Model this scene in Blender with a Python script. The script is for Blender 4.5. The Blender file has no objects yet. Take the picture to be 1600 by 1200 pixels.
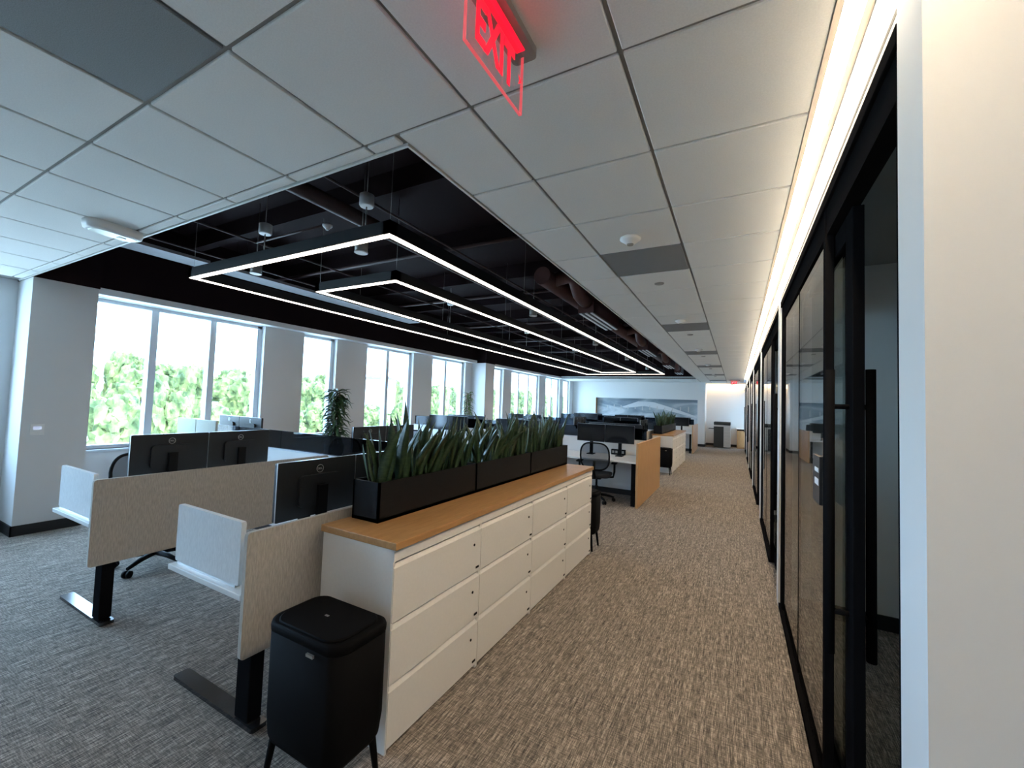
import bpy, bmesh, math, random
from mathutils import Vector, Matrix, Euler, noise
from mathutils.bvhtree import BVHTree
rnd = random.Random(7)
C = bpy.context.scene.collection
SC = bpy.context.scene
PI = math.pi

# ------------------------------------------------------------------ camera, sky, sun, exposure
H = 1.64
def cam_axes(yaw, pitch, roll):
    cy, sy, cp, sp, cr, sr = math.cos(yaw), math.sin(yaw), math.cos(pitch), math.sin(pitch), math.cos(roll), math.sin(roll)
    fwd = Vector((-sy*cp, cy*cp, sp)); right = Vector((cy, sy, 0)); up = right.cross(fwd)
    return cr*right + sr*up, -sr*right + cr*up, fwd
r_, u_, f_ = cam_axes(math.radians(28.437), math.radians(2.587), math.radians(2.05))
cd = bpy.data.cameras.new('camera'); cam = bpy.data.objects.new('camera', cd); C.objects.link(cam)
M = Matrix((r_, u_, -f_)).transposed().to_4x4(); M.translation = Vector((0, 0, H)); cam.matrix_world = M
cd.sensor_fit = 'HORIZONTAL'; cd.sensor_width = 36; cd.lens = 648.28*36/1600; cd.clip_start = .02; cd.clip_end = 500
SC.camera = cam
w = bpy.data.worlds.new('sky'); SC.world = w; w.use_nodes = True
w.node_tree.nodes['Background'].inputs[0].default_value = (.44, .67, 1.0, 1)
w.node_tree.nodes['Background'].inputs[1].default_value = 9.5
sd = bpy.data.lights.new('sun', 'SUN'); sd.energy = 4; sd.angle = .01; sd.color = (1, .93, .8)
sun = bpy.data.objects.new('sun', sd); C.objects.link(sun); sun.rotation_euler = (math.radians(12), math.radians(42), 0)
SC.view_settings.view_transform = 'Standard'; SC.view_settings.look = 'None'
SC.view_settings.gamma = 1; SC.view_settings.use_curve_mapping = False; SC.view_settings.exposure = 1.2
try:
    SC.cycles.use_denoising = True; SC.cycles.max_bounces = 10; SC.cycles.diffuse_bounces = 6
    SC.cycles.transparent_max_bounces = 16; SC.cycles.sample_clamp_indirect = 8
except Exception: pass

# ------------------------------------------------------------------ materials
def mat(name, col, rough=.5, metal=0, var=0, vscale=20, bump=0, bscale=200, emit=None, estr=0, spec=.5, stretch=(1, 1, 1), col2=None):
    m = bpy.data.materials.new(name); m.use_nodes = True
    nt = m.node_tree; b = nt.nodes['Principled BSDF']
    b.inputs['Base Color'].default_value = (*col, 1); b.inputs['Roughness'].default_value = rough
    b.inputs['Metallic'].default_value = metal; b.inputs['Specular IOR Level'].default_value = spec
    if emit:
        b.inputs['Emission Color'].default_value = (*emit, 1); b.inputs['Emission Strength'].default_value = estr
    if var or col2 or bump:
        tc = nt.nodes.new('ShaderNodeTexCoord'); mp = nt.nodes.new('ShaderNodeMapping'); mp.inputs['Scale'].default_value = stretch
        nt.links.new(tc.outputs['Object'], mp.inputs[0])
    if var or col2:
        n = nt.nodes.new('ShaderNodeTexNoise'); n.inputs['Scale'].default_value = vscale; n.inputs['Detail'].default_value = 4
        nt.links.new(mp.outputs[0], n.inputs['Vector'])
        r = nt.nodes.new('ShaderNodeValToRGB'); r.color_ramp.elements[0].position = .35; r.color_ramp.elements[1].position = .65
        c2 = col2 or tuple(min(1, c*(1+var)) for c in col); c1 = col if col2 else tuple(c*(1-var) for c in col)
        r.color_ramp.elements[0].color = (*c1, 1); r.color_ramp.elements[1].color = (*c2, 1)
        nt.links.new(n.outputs['Fac'], r.inputs[0]); nt.links.new(r.outputs[0], b.inputs['Base Color'])
    if bump:
        n2 = nt.nodes.new('ShaderNodeTexNoise'); n2.inputs['Scale'].default_value = bscale; n2.inputs['Detail'].default_value = 3
        nt.links.new(mp.outputs[0], n2.inputs['Vector'])
        bp = nt.nodes.new('ShaderNodeBump'); bp.inputs['Strength'].default_value = bump; bp.inputs['Distance'].default_value = .004
        nt.links.new(n2.outputs['Fac'], bp.inputs['Height']); nt.links.new(bp.outputs[0], b.inputs['Normal'])
    return m
def glass(name, tint, ior=1.5, rough=0.0):
    m = bpy.data.materials.new(name); m.use_nodes = True; nt = m.node_tree
    nt.nodes.remove(nt.nodes['Principled BSDF']); out = nt.nodes['Material Output']
    t = nt.nodes.new('ShaderNodeBsdfTransparent'); t.inputs[0].default_value = (*tint, 1)
    g = nt.nodes.new('ShaderNodeBsdfGlossy'); g.inputs['Roughness'].default_value = rough
    f = nt.nodes.new('ShaderNodeFresnel'); ge = nt.nodes.new('ShaderNodeNewGeometry')
    mi = nt.nodes.new('ShaderNodeMix'); mi.inputs['A'].default_value = ior; mi.inputs['B'].default_value = 1/ior
    nt.links.new(ge.outputs['Backfacing'], mi.inputs['Factor']); nt.links.new(mi.outputs['Result'], f.inputs[0])
    x = nt.nodes.new('ShaderNodeMixShader')
    nt.links.new(f.outputs[0], x.inputs[0]); nt.links.new(t.outputs[0], x.inputs[1]); nt.links.new(g.outputs[0], x.inputs[2])
    nt.links.new(x.outputs[0], out.inputs[0]); return m
def carpet():
    m = bpy.data.materials.new('carpet'); m.use_nodes = True; nt = m.node_tree; b = nt.nodes['Principled BSDF']
    N = nt.nodes.new; L = nt.links.new
    tc = N('ShaderNodeTexCoord'); facs = []
    for sc, s in (((1, .07, 1), 190), ((.09, 1, 1), 170), ((1, .04, 1), 60)):
        mp = N('ShaderNodeMapping'); mp.inputs['Scale'].default_value = sc; L(tc.outputs['Object'], mp.inputs[0])
        n = N('ShaderNodeTexNoise'); n.inputs['Scale'].default_value = s; n.inputs['Detail'].default_value = 3; n.inputs['Roughness'].default_value = .7
        L(mp.outputs[0], n.inputs['Vector']); facs.append(n.outputs['Fac'])
    fine = N('ShaderNodeTexNoise'); fine.inputs['Scale'].default_value = 260; fine.inputs['Detail'].default_value = 2; L(tc.outputs['Object'], fine.inputs['Vector'])
    def mth(op, a, bb):
        q = N('ShaderNodeMath'); q.operation = op
        for i, v in enumerate((a, bb)):
            if isinstance(v, (int, float)): q.inputs[i].default_value = v
            else: L(v, q.inputs[i])
        return q.outputs[0]
    s = mth('ADD', mth('MULTIPLY', facs[0], .42), mth('MULTIPLY', facs[1], .26))
    s = mth('ADD', s, mth('MULTIPLY', facs[2], .20)); s = mth('ADD', s, mth('MULTIPLY', fine.outputs['Fac'], .12))
    r = N('ShaderNodeValToRGB'); e = r.color_ramp.elements
    e[0].position = .40; e[0].color = (.058, .054, .053, 1); e[1].position = .60; e[1].color = (.58, .50, .43, 1)
    k = e.new(.50); k.color = (.215, .187, .163, 1)
    L(s, r.inputs[0]); L(r.outputs[0], b.inputs['Base Color']); b.inputs['Roughness'].default_value = .95; b.inputs['Specular IOR Level'].default_value = .1
    bp = N('ShaderNodeBump'); bp.inputs['Strength'].default_value = .5; bp.inputs['Distance'].default_value = .006
    L(s, bp.inputs['Height']); L(bp.outputs[0], b.inputs['Normal']); return m
MT = dict(
 wall=mat('painted_wall', (.68, .685, .69), .85, bump=.15, bscale=350), wall_white=mat('white_paint', (.78, .78, .77), .8, bump=.05, bscale=300),
 trim=mat('cream_trim', (.62, .55, .47), .5), tile=mat('mineral_tile', (.84, .84, .81), .95, var=.03, vscale=160, bump=.25, bscale=420),
 paleboard=mat('pale_board', (.34, .33, .34), .8, var=.05, vscale=9), grid=mat('ceiling_grid', (.30, .29, .27), .7), edge=mat('edge_trim', (.72, .72, .70), .5), grille=mat('perforated_grey', (.22, .23, .235), .7, var=.15, vscale=300),
 dark=mat('plenum_paint', (.014, .006, .007), .85, spec=.15), pipe=mat('pipe_paint', (.075, .040, .038), .5), duct=mat('duct_paint', (.10, .040, .035), .5, var=.15, vscale=6),
 led=mat('led', (1, 1, 1), .5, emit=(1, .87, .74), estr=4), cove=mat('cove_led', (1, 1, 1), .5, emit=(1, .81, .58), estr=29), cove2=mat('cove_led_soft', (1, 1, 1), .5, emit=(1, .68, .40), estr=13),
 blackmetal=mat('black_metal', (.009, .009, .010), .6, spec=.0), black=mat('black_plastic', (.004, .004, .0045), .6, spec=.14), fixture=mat('fixture_black', (.012, .013, .015), .55),
 gloss=mat('glossy_foot', (.02, .02, .022), .16, spec=.8), white=mat('white_plastic', (.78, .78, .77), .4), laminate=mat('white_laminate', (.74, .74, .73), .35),
 cab=mat('cabinet_white', (.82, .80, .77), .45, var=.012, vscale=60), gap=mat('shadow_gap', (.05, .05, .05), .8),
 oak=mat('oak', (.42, .225, .085), .30, col2=(.50, .28, .115), vscale=9, stretch=(6, .7, 6)), oak2=mat('oak_panel', (.50, .28, .12), .42, col2=(.56, .325, .145), vscale=9, stretch=(5, 5, .7)),
 taupe=mat('taupe_fabric', (.44, .42, .385), .95, var=.14, vscale=160, stretch=(1, 1, .15), bump=.3, bscale=500), fabricw=mat('pale_fabric', (.68, .69, .69), .95, var=.06, vscale=180, stretch=(1, 1, .2), bump=.2, bscale=500),
 beige=mat('beige_fabric', (.55, .56, .48), .9, var=.03, vscale=90), screen=mat('screen', (.006, .007, .009), .12), binblack=mat('bin_black', (.004, .004, .0045), .7, spec=.06), bezel=mat('monitor_back', (.010, .012, .015), .42, bump=.1, bscale=900),
 silver=mat('silver', (.6, .6, .6), .3, metal=1), steel=mat('window_frame', (.62, .66, .70), .45), mesh=mat('chair_mesh', (.03, .032, .035), .8, bump=.4, bscale=700),
 soil=mat('soil', (.02, .014, .01), 1, var=.4, vscale=60), planter=mat('planter_black', (.005, .005, .006), .6, spec=.2, bump=.05, bscale=300),
 leaf=mat('snake_leaf', (.018, .045, .020), .30, col2=(.05, .088, .038), vscale=26, stretch=(1, 1, 3)), leaf2=mat('dracaena_leaf', (.025, .065, .02), .4, var=.4, vscale=12), leaf3=mat('bright_leaf', (.08, .18, .035), .4, var=.4, vscale=12),
 bark=mat('bark', (.16, .11, .07), .9, var=.3, vscale=20), pot=mat('pot_glaze', (.05, .055, .06), .3), soilpot=mat('pot_white', (.6, .6, .6), .4),
 carpet=carpet(), base=mat('baseboard_black', (.010, .010, .011), .5), glass=glass('clear_glass', (.93, .97, .96)), pglass=glass('partition_glass', (.86, .89, .87)),
 smoke=glass('smoked_glass', (.20, .23, .27), 1.35), acrylic=glass('acrylic', (.95, .92, .92), 1.3),
 red=mat('exit_red', (.8, .01, .02), .5, emit=(1, .002, .02), estr=.75), rededge=mat('exit_edge', (.9, .2, .2), .4, emit=(1, .10, .13), estr=.22), alum=mat('brushed_alu', (.32, .31, .29), .4, metal=.6),
 plaque=mat('plaque', (.02, .018, .018), .4), paper=mat('paper', (.8, .8, .8), .7), glow=mat('lcd', (.5, .55, .6), .3, emit=(.6, .7, 1), estr=.25), lens=mat('lens', (.8, .85, .75), .3),
 copgrey=mat('copier_dark', (.03, .035, .035), .5), copwhite=mat('copier_white', (.55, .54, .51), .5),
 foliage=mat('tree_foliage', (.028, .048, .012), .9, col2=(.17, .20, .065), vscale=3.2), ground=mat('pale_ground', (.62, .60, .54), .9, var=.12, vscale=.3), grass=mat('dry_grass', (.42, .46, .22), .95, var=.2, vscale=.5),
 roof=mat('dark_roof', (.10, .11, .13), .8), house=mat('house_wall', (.7, .7, .7), .8), wood=mat('trunk', (.12, .08, .05), .9),
)

# ------------------------------------------------------------------ helpers
def box(bm, x0, x1, y0, y1, z0, z1, bev=0, seg=2):
    vs = [bm.verts.new((x, y, z)) for x in (x0, x1) for y in (y0, y1) for z in (z0, z1)]
    fs = [bm.faces.new([vs[i] for i in q]) for q in ((0, 1, 3, 2), (4, 6, 7, 5), (0, 4, 5, 1), (2, 3, 7, 6), (0, 2, 6, 4), (1, 5, 7, 3))]
    if bev:
        es = list({e for f in fs for e in f.edges})
        bmesh.ops.bevel(bm, geom=es, offset=bev, segments=seg, affect='EDGES', profile=.5)
def ring(bm, c, ax, r, n, rx=None):
    ax = Vector(ax).normalized(); t = Vector((0, 0, 1)) if abs(ax.z) < .9 else Vector((1, 0, 0))
    a = ax.cross(t).normalized(); b = ax.cross(a)
    return [bm.verts.new(Vector(c) + a*math.cos(2*PI*i/n)*r + b*math.sin(2*PI*i/n)*(rx or r)) for i in range(n)]
def loft(bm, rings, caps=True, smooth=True):
    n = len(rings[0])
    for A, B in zip(rings, rings[1:]):
        for i in range(n):
            f = bm.faces.new((A[i], A[(i+1) % n], B[(i+1) % n], B[i])); f.smooth = smooth
    if caps: bm.faces.new(rings[0][::-1]); bm.faces.new(rings[-1])
def tube(bm, p0, p1, r0, r1=None, n=12):
    r1 = r0 if r1 is None else r1; d = Vector(p1)-Vector(p0)
    loft(bm, [ring(bm, p0, d, r0, n), ring(bm, p1, d, r1, n)])
def path(bm, pts, r, n=10):
    pts = [Vector(p) for p in pts]; rs = []; a = None
    for i, p in enumerate(pts):
        d = (pts[min(i+1, len(pts)-1)]-pts[max(i-1, 0)]).normalized()
        if a is None:
            t = Vector((0, 0, 1)) if abs(d.z) < .9 else Vector((1, 0, 0)); a = d.cross(t).normalized()
        a = (a-d*a.dot(d)).normalized(); b = d.cross(a); rr = r[i] if isinstance(r, (list, tuple)) else r
        rs.append([bm.verts.new(p+a*math.cos(2*PI*k/n)*rr+b*math.sin(2*PI*k/n)*rr) for k in range(n)])
    loft(bm, rs)
def lathe(bm, prof, c=(0, 0, 0), n=20):
    loft(bm, [[bm.verts.new((c[0]+r*math.cos(2*PI*i/n), c[1]+r*math.sin(2*PI*i/n), c[2]+z)) for i in range(n)] for r, z in prof])
def rrect(x0, x1, y0, y1, r, k=5):
    pts = []
    for cx, cy, a0 in ((x1-r, y1-r, 0), (x0+r, y1-r, PI/2), (x0+r, y0+r, PI), (x1-r, y0+r, 1.5*PI)):
        for i in range(k+1):
            a = a0+PI/2*i/k; pts.append((cx+r*math.cos(a), cy+r*math.sin(a)))
    return pts
def prism(bm, pts, to3, d):
    """extrude a 2D outline: to3(u,v,w) maps to 3D, w from 0 to d"""
    A = [bm.verts.new(to3(u, v, 0)) for u, v in pts]; B = [bm.verts.new(to3(u, v, d)) for u, v in pts]; n = len(pts)
    bm.faces.new(A[::-1]); bm.faces.new(B)
    for i in range(n): bm.faces.new((A[i], A[(i+1) % n], B[(i+1) % n], B[i]))
def obj(name, bm, m, parent=None):
    if not isinstance(bm, bpy.types.Mesh):
        bmesh.ops.recalc_face_normals(bm, faces=bm.faces[:])
        me = bpy.data.meshes.new(name); bm.to_mesh(me); bm.free()
        me.materials.append(MT[m] if isinstance(m, str) else m)
    else: me = bm
    o = bpy.data.objects.new(name, me); C.objects.link(o)
    if parent: o.parent = parent
    return o
def B(*a, **k):
    bm = bmesh.new(); box(bm, *a, **k); return bm
def boxes(lst, bev=0):
    bm = bmesh.new()
    for b in lst: box(bm, *b, bev=bev)
    return bm
def tag(o, label, cat, group=None):
    o['label'] = label; o['category'] = cat
    if group: o['group'] = group
    return o
def thing(name, label, cat, loc=(0, 0, 0), rz=0, group=None):
    o = bpy.data.objects.new(name, None); C.objects.link(o); o.empty_display_size = .1
    o.location = loc; o.rotation_euler = (0, 0, rz); return tag(o, label, cat, group)
def struct(name, bm, m, label=None):
    o = obj(name, bm, m); o['kind'] = 'structure'
    if label: o['label'] = label; 
    return o
def dup(root, loc, rz=None, label=None, group=None):
    r = root.copy(); C.objects.link(r); r.location = loc
    if rz is not None: r.rotation_euler = (0, 0, rz)
    if label: r['label'] = label
    if group: r['group'] = group
    for ch in list(root.children):
        c = ch.copy(); C.objects.link(c); c.parent = r
        for g in ch.children:
            d = g.copy(); C.objects.link(d); d.parent = c
    return r
_txt = {}
def text_mesh(s, mname, depth=.002):
    cu = bpy.data.curves.new('lettering', 'FONT'); cu.body = s; cu.align_x = 'CENTER'; cu.align_y = 'CENTER'; cu.extrude = depth; cu.size = 1; cu.offset = .03 if s == 'EXIT' else .01
    o = bpy.data.objects.new('lettering', cu); C.objects.link(o); dg = bpy.context.evaluated_depsgraph_get()
    me = bpy.data.meshes.new_from_object(o.evaluated_get(dg)); bpy.data.objects.remove(o)
    me.materials.clear(); me.materials.append(MT[mname])
    xs = [v.co.x for v in me.vertices]; ys = [v.co.y for v in me.vertices]
    me['w'] = max(xs)-min(xs); me['h'] = max(ys)-min(ys); cx = (max(xs)+min(xs))/2; cy = (max(ys)+min(ys))/2
    for v in me.vertices: v.co.x -= cx; v.co.y -= cy
    return me

# ------------------------------------------------------------------ the room
ZC = 2.85; XW = -7.4; XG = .345; YF = 20.3; ZD = 3.95; T = .617
struct('floor', B(-8, 4.2, -4, 22.5, -.3, 0), 'carpet')
# window wall: openings (y0, y1, mullion ys)
WINS = [(-3.2, -1.0, (-2.45, -1.75)), (-.9, 1.25, (-.2, .5)), (2.05, 4.36, (2.80, 3.57)), (5.12, 5.88, ()), (6.70, 8.24, (7.41,)), (9.02, 10.6, (9.70,)),
        (11.55, 13.0, (12.3,)), (13.62, 16.1, (14.35, 15.2)), (16.8, 18.45, (17.6,)), (18.9, 19.8, ())]
ZS, ZH = .83, 2.84
def window_wall():
    bm = bmesh.new()
    box(bm, XW-.3, XW, -4, 22.5, 0, ZS); box(bm, XW-.3, XW, -4, 22.5, ZH, ZD)
    ys = [-4]+[v for a in WINS for v in a[:2]]+[22.5]
    for a, b in zip(ys[::2], ys[1::2]): box(bm, XW-.3, XW, a, b, ZS, ZH)
    return struct('wall_left', bm, 'wall')
window_wall()
for i, (a, b, ms) in enumerate(WINS):
    xf0, xf1 = XW-.20, XW-.09
    o = struct('window_%d' % (i+1), boxes([(xf0, xf1, a, a+.07, ZS, ZH), (xf0, xf1, b-.08, b, ZS, ZH), (xf0, xf1, a, b, ZS, ZS+.05), (xf0, xf1, a, b, ZH-.05, ZH)], .004), 'steel')
    for m in ms: obj('mullion', B(xf0, xf1+.02, m-.045, m+.045, ZS+.05, ZH-.05, bev=.004), 'steel', o)
    ed = [a]+list(ms)+[b]
    for p, q in zip(ed, ed[1:]): obj('pane', B(XW-.16, XW-.152, p+.03, q-.03, ZS+.03, ZH-.03), 'glass', o)
    obj('window_sill', B(XW-.1, XW+.025, a-.02, b+.02, ZS-.03, ZS, bev=.004), 'steel', o)
    pl = bpy.data.lights.new('window_portal', 'AREA'); pl.shape = 'RECTANGLE'; pl.size = ZH-ZS; pl.size_y = b-a; pl.cycles.is_portal = True
    po = bpy.data.objects.new('window_portal', pl); C.objects.link(po); po.location = (XW-.35, (a+b)/2, (ZS+ZH)/2); po.rotation_euler = (0, -PI/2, 0)
# head ledge and dark bulkhead above it
struct('trim_1', B(XW-.02, XW+.20, 1.98, YF, ZH+.005, ZH+.09, bev=.005), 'wall_white')
struct('wall_bulkhead', B(XW+.02, XW+.17, 1.44, YF+.4, ZH+.09, ZD), 'dark')
for i, y0 in enumerate((1.46, 10.95)):
    c = struct('wall_column_%d' % (i+1), B(XW-.05, -6.88, y0, y0+.54, 0, ZC), 'wall')
    obj('baseboard', boxes([(XW, -6.866, y0-.014, y0, 0, .11), (-6.88, -6.866, y0-.014, y0+.54, 0, .11), (XW, -6.866, y0+.54, y0+.554, 0, .11)]), 'base', c)
    obj('column_head', B(XW, -6.87, y0-.01, y0+.55, ZC, ZD), 'dark', c)
struct('baseboard_left', boxes([(XW, XW+.014, -4, 1.446, 0, .11), (XW, XW+.014, 2.02, 10.93, 0, .11), (XW, XW+.014, 11.51, YF, 0, .11)]), 'base')
struct('wall_back', B(-8, 4.2, -4.2, -4, 0, ZD), 'wall')
# far wall with the art niche
AW = -1.22
struct('wall_far', boxes([(-7.7, -6.19, YF, YF+.45, 0, ZD), (-1.52, AW, YF, YF+.45, 0, ZD), (-6.19, -1.52, YF, YF+.45, 2.06, ZD), (-6.19, -1.52, YF, YF+.45, 0, .80), (-6.19, -1.52, YF+.22, YF+.45, .80, 2.06)]), 'wall_white')
struct('trim_2', boxes([(-6.19, -6.175, YF-.004, YF+.22, .80, 2.06)]), 'oak2')
struct('baseboard_far', boxes([(-7.4, AW, YF-.014, YF, 0, .11), (AW, AW+.014, YF-.014, 21.4, 0, .11), (AW, .345, 21.386, 21.4, 0, .11)]), 'base')
struct('wall_alcove', boxes([(AW-.1, .5, 21.4, 21.6, 0, 3.2), (AW-.2, AW, YF+.45, 21.5, 0, 3.2)]), 'wall_white')
# right side: strips, glass partition, offices behind
MOD = 3.15; Y0 = 1.11; NM = 7
ZHD = 2.60
struct('wall_right', boxes([(XG, XG+.12, Y0, 21.5, ZHD+.035, ZC+.1)] + [(XG-.016, XG+.12, Y0+MOD*k, Y0+MOD*k+.15, 0, ZHD+.035) for k in range(NM)]
       + [(XG+.12, 4, Y0+MOD*k, Y0+MOD*k+.13, 0, ZC) for k in range(NM)] + [(4, 4.15, Y0, 21.6, 0, ZC)]), 'wall_white')
struct('wall_corner', boxes([(3.4, 4.15, -4, Y0, 0, ZC)]), 'wall')
struct('baseboard_right', boxes([(XG+.13, 4, Y0+MOD*k+.13, Y0+MOD*k+.144, 0, .11) for k in range(NM)] + [(XG+.13, 4, Y0+MOD*(k+1)-.014, Y0+MOD*(k+1), 0, .11) for k in range(NM)] + [(3.986, 4, Y0+.2, 21, 0, .11)]), 'base')
struct('trim_3', boxes([(XG-.006, XG+.02, Y0+MOD*k+.15, Y0+MOD*(k+1), ZHD, ZHD+.03) for k in range(NM)]), 'trim')
struct('trim_4', boxes([(XG-.004, XG, Y0, 21.4, ZHD+.04, ZHD+.055)]), 'gap')
def handle(parent, x, y):
    bm = bmesh.new(); s = -1 if x < XG else 1
    tube(bm, (x, y, .745), (x, y, 1.812), .016, n=16)
    for z in (.90, 1.67): tube(bm, (x, y, z), (XG+.05, y, z), .010, n=10)
    return obj('handle', bm, 'blackmetal', parent)
for k in range(NM):
    a = Y0+MOD*k+.175; e = Y0+MOD*(k+1)
    fr = struct('window_%d' % (len(WINS)+1+k), boxes([(XG-.012, XG+.08, a, e, ZHD-.05, ZHD), (XG-.015, XG+.08, a+1.0, e, 0, .035), (XG-.004, XG+.075, a-.025, a+.035, .0, ZHD-.05), (XG-.005, XG+.028, a+.955, a+1.0, .03, ZHD-.05), (XG+.072, XG+.082, a+.955, a+1.0, .03, ZHD-.05), (XG-.002, XG+.065, e-.14, e, .03, ZHD-.05)], .003), 'blackmetal')
    obj('head_panel', B(XG+.0, XG+.06, a+.035, e-.14, ZHD-.17, ZHD-.05), 'blackmetal', fr)
    obj('pane', B(XG+.008, XG+.018, a+1.0, e-.14, .035, ZHD-.17), 'pglass', fr)
    obj('joint', B(XG+.006, XG+.020, (a+1+e-.14)/2-.004, (a+1+e-.14)/2+.004, .035, ZHD-.17), 'blackmetal', fr)
    d0 = a+(.655 if k == 0 else .05); d1 = d0+1.05; x0, x1 = XG+.032, XG+.068
    dr = struct('door_%d' % (k+1), boxes([(x0, x1, d0, d0+.11, .02, ZHD-.175), (x0, x1, d0+.11, d1, .02, .13), (x0, x1, d0+.11, d1, ZHD-.27, ZHD-.175)], .003), 'blackmetal')
    obj('pane', B(x0+.014, x0+.022, d0+.11, d1, .13, ZHD-.27), 'pglass', dr)
    handle(dr, XG-.026, d0+.06); handle(dr, XG+.097, d0+.06)
# ------------------------------------------------------------------ ceilings
VX1, VY0, VY1 = -1.40, 1.45, 18.1
def ceiling_slab():
    bm = bmesh.new()
    box(bm, -7.7, VX1, -4, VY0, ZC+.012, ZC+.05); box(bm, VX1, .26, -4, YF+.3, ZC+.012, ZC+.05)
    box(bm, .346, 3.4, -4, Y0, ZC+.012, ZC+.05); box(bm, .26, .346, -4, -2.001, ZC+.012, ZC+.05); box(bm, -7.7, VX1, VY1, YF, ZC+.012, ZC+.05)
    box(bm, XG, 4.15, Y0, 21.6, ZC, ZC+.05)
    return struct('ceiling', bm, 'grid')
ceil = ceiling_slab()
deck = struct('ceiling_deck', boxes([(-7.8, 4.2, -4.2, 22.6, ZD, ZD+.2)]), 'dark')
struct('trim_5', boxes([(-7.3, VX1, VY0-.012, VY0, ZC-.004, ZC+.10), (VX1, VX1+.012, VY0-.012, VY1, ZC-.004, ZC+.10), (-7.2, VX1, VY1, VY1+.012, ZC-.004, ZC+.10)]), 'edge')
struct('wall_soffit', boxes([(-7.3, VX1, VY0-.03, VY0-.012, ZC+.05, ZD), (VX1+.012, VX1+.03, VY0, VY1, ZC+.05, ZD), (-7.2, VX1, VY1+.012, VY1+.03, ZC+.05, ZD)]), 'dark')
_tm = {}
def tile(x0, x1, y0, y1, m='tile'):
    g = .008; wx, wy = round(x1-x0-2*g, 4), round(y1-y0-2*g, 4)
    if wx < .03 or wy < .03: return
    key = (wx, wy, m)
    if key not in _tm:
        bm = B(-wx/2, wx/2, -wy/2, wy/2, 0, .02, bev=.004, seg=1); me = bpy.data.meshes.new('tile'); bmesh.ops.recalc_face_normals(bm, faces=bm.faces[:]); bm.to_mesh(me); bm.free(); me.materials.append(MT[m]); _tm[key] = me
    o = obj('ceiling_tile' if m == 'tile' else 'return_grille', _tm[key], m, ceil); o.location = ((x0+x1)/2, (y0+y1)/2, ZC)
xl = [-.362+T]+[-.362-T*k for k in range(12)]; yl0 = 1.362
ry = [yl0-T*k for k in range(4)][::-1]
for i in range(len(xl)-1):
    for j in range(len(ry)-1):
        gr = i == 3 and j == 1 or False
        tile(xl[i+1], xl[i], ry[j], ry[j+1], 'grille' if (abs(xl[i]+1.596) < .05 and abs(ry[j+1]-.745) < .05) else 'tile')
    if xl[i] < -1.3: tile(xl[i+1], xl[i], ry[-1], VY0-.012)
tile(-1.596, -1.40, ry[-1], VY0-.012)
for k in range(31):
    y0, y1 = yl0+T*k, yl0+T*(k+1)
    tile(xl[1], xl[0], y0, y1); tile(xl[2], xl[1], y0, y1, 'grille' if k % 5 == 3 else 'tile'); tile(VX1+.012, xl[2], y0, y1)
for i in range(2, len(xl)-1):
    if xl[i] > -7.3:
        for k in range(3): tile(max(xl[i+1], -7.2), min(xl[i], VX1) if i == 2 else xl[i], VY1+.03+k*.72, VY1+.03+(k+1)*.72)
# corridor light line, alcove cove light
o = thing('linear_light', 'bright recessed linear ceiling light along the glass partition', 'light', (0, 0, ZC))
obj('diffuser', B(.268, .322, -2, 18.0, .004, .02), 'cove', o); obj('housing', boxes([(.248, .268, -2, 18.02, -.004, .011), (.322, .345, -2, 18.02, -.010, .03), (.261, .344, 18.0, 18.02, -.003, .03), (.261, .344, -2.0, 18.02, .02, .03)]), 'trim', o)
o = thing('cove_light', 'warm cove light washing the copier alcove wall', 'light', (0, 21.25, 2.93))
obj('diffuser', B(AW+.02, .33, -.03, .06, 0, .02), 'cove2', o); obj('housing', boxes([(AW, .345, -.12, .15, .02, .1), (AW, .345, -.13, -.12, -.10, .1)]), 'white', o)
struct('ceiling_alcove', boxes([(AW, .345, YF+.3, 21.12, ZC, ZC+.05)]), 'tile')

# ------------------------------------------------------------------ open plenum: led rectangles, pipes, ducts
def led_rect(x0, x1, y0, y1, z, label):
    r = thing('pendant_light', label, 'light', (0, 0, z)); wd, h = .075, .115
    for n, bx in (('side_bar', (x0, x0+wd, y0, y1)), ('side_bar', (x1-wd, x1, y0, y1)), ('end_bar', (x0, x1, y0, y0+wd)), ('end_bar', (x0, x1, y1-wd, y1))):
        obj(n, B(*bx, .006, h), 'fixture', r)
    i = .010
    for bx in ((x0+i, x0+wd-i, y0+i, y1-i), (x1-wd+i, x1-i, y0+i, y1-i), (x0+wd-i, x1-wd+i, y0+i, y0+wd-i), (x0+wd-i, x1-wd+i, y1-wd+i, y1-i)):
        obj('diffuser', B(*bx, 0, .006), 'led', r)
    n = int((y1-y0)/2.4)
    for k in range(n+1):
        for x in (x0+wd/2, x1-wd/2):
            yy = y0+.04+(y1-y0-.08)*k/n; obj('suspension_wire', (lambda bm: (tube(bm, (x, yy, h), (x, yy, ZD-z), .0025, n=5), bm)[1])(bmesh.new()), 'alum', r)
    return r
ZL = 2.95
led_rect(-5.60, -2.44, 2.37, 16.9, ZL, 'large outer rectangle of black pendant light with glowing strips')
led_rect(-4.70, -3.33, 3.36, 15.95, ZL, 'smaller inner rectangle of black pendant light with glowing strips')
def can(x, y, z, label, rod):
    r = thing('driver_canister', label, 'canister', (x, y, z), group='canisters above the pendant lights'); bm = bmesh.new(); lathe(bm, [(.052, 0), (.06, .012), (.06, .10), (.03, .112)]); obj('body', bm, 'white', r)
    bm = bmesh.new(); tube(bm, (0, 0, .11), (0, 0, ZD-z), .004, n=6); tube(bm, (0, 0, rod), (0, 0, 0), .006, n=6); obj('rod', bm, 'alum', r)
can(-2.75, 2.40, 3.24, 'white canister above near corner of outer light', -.17)
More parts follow.
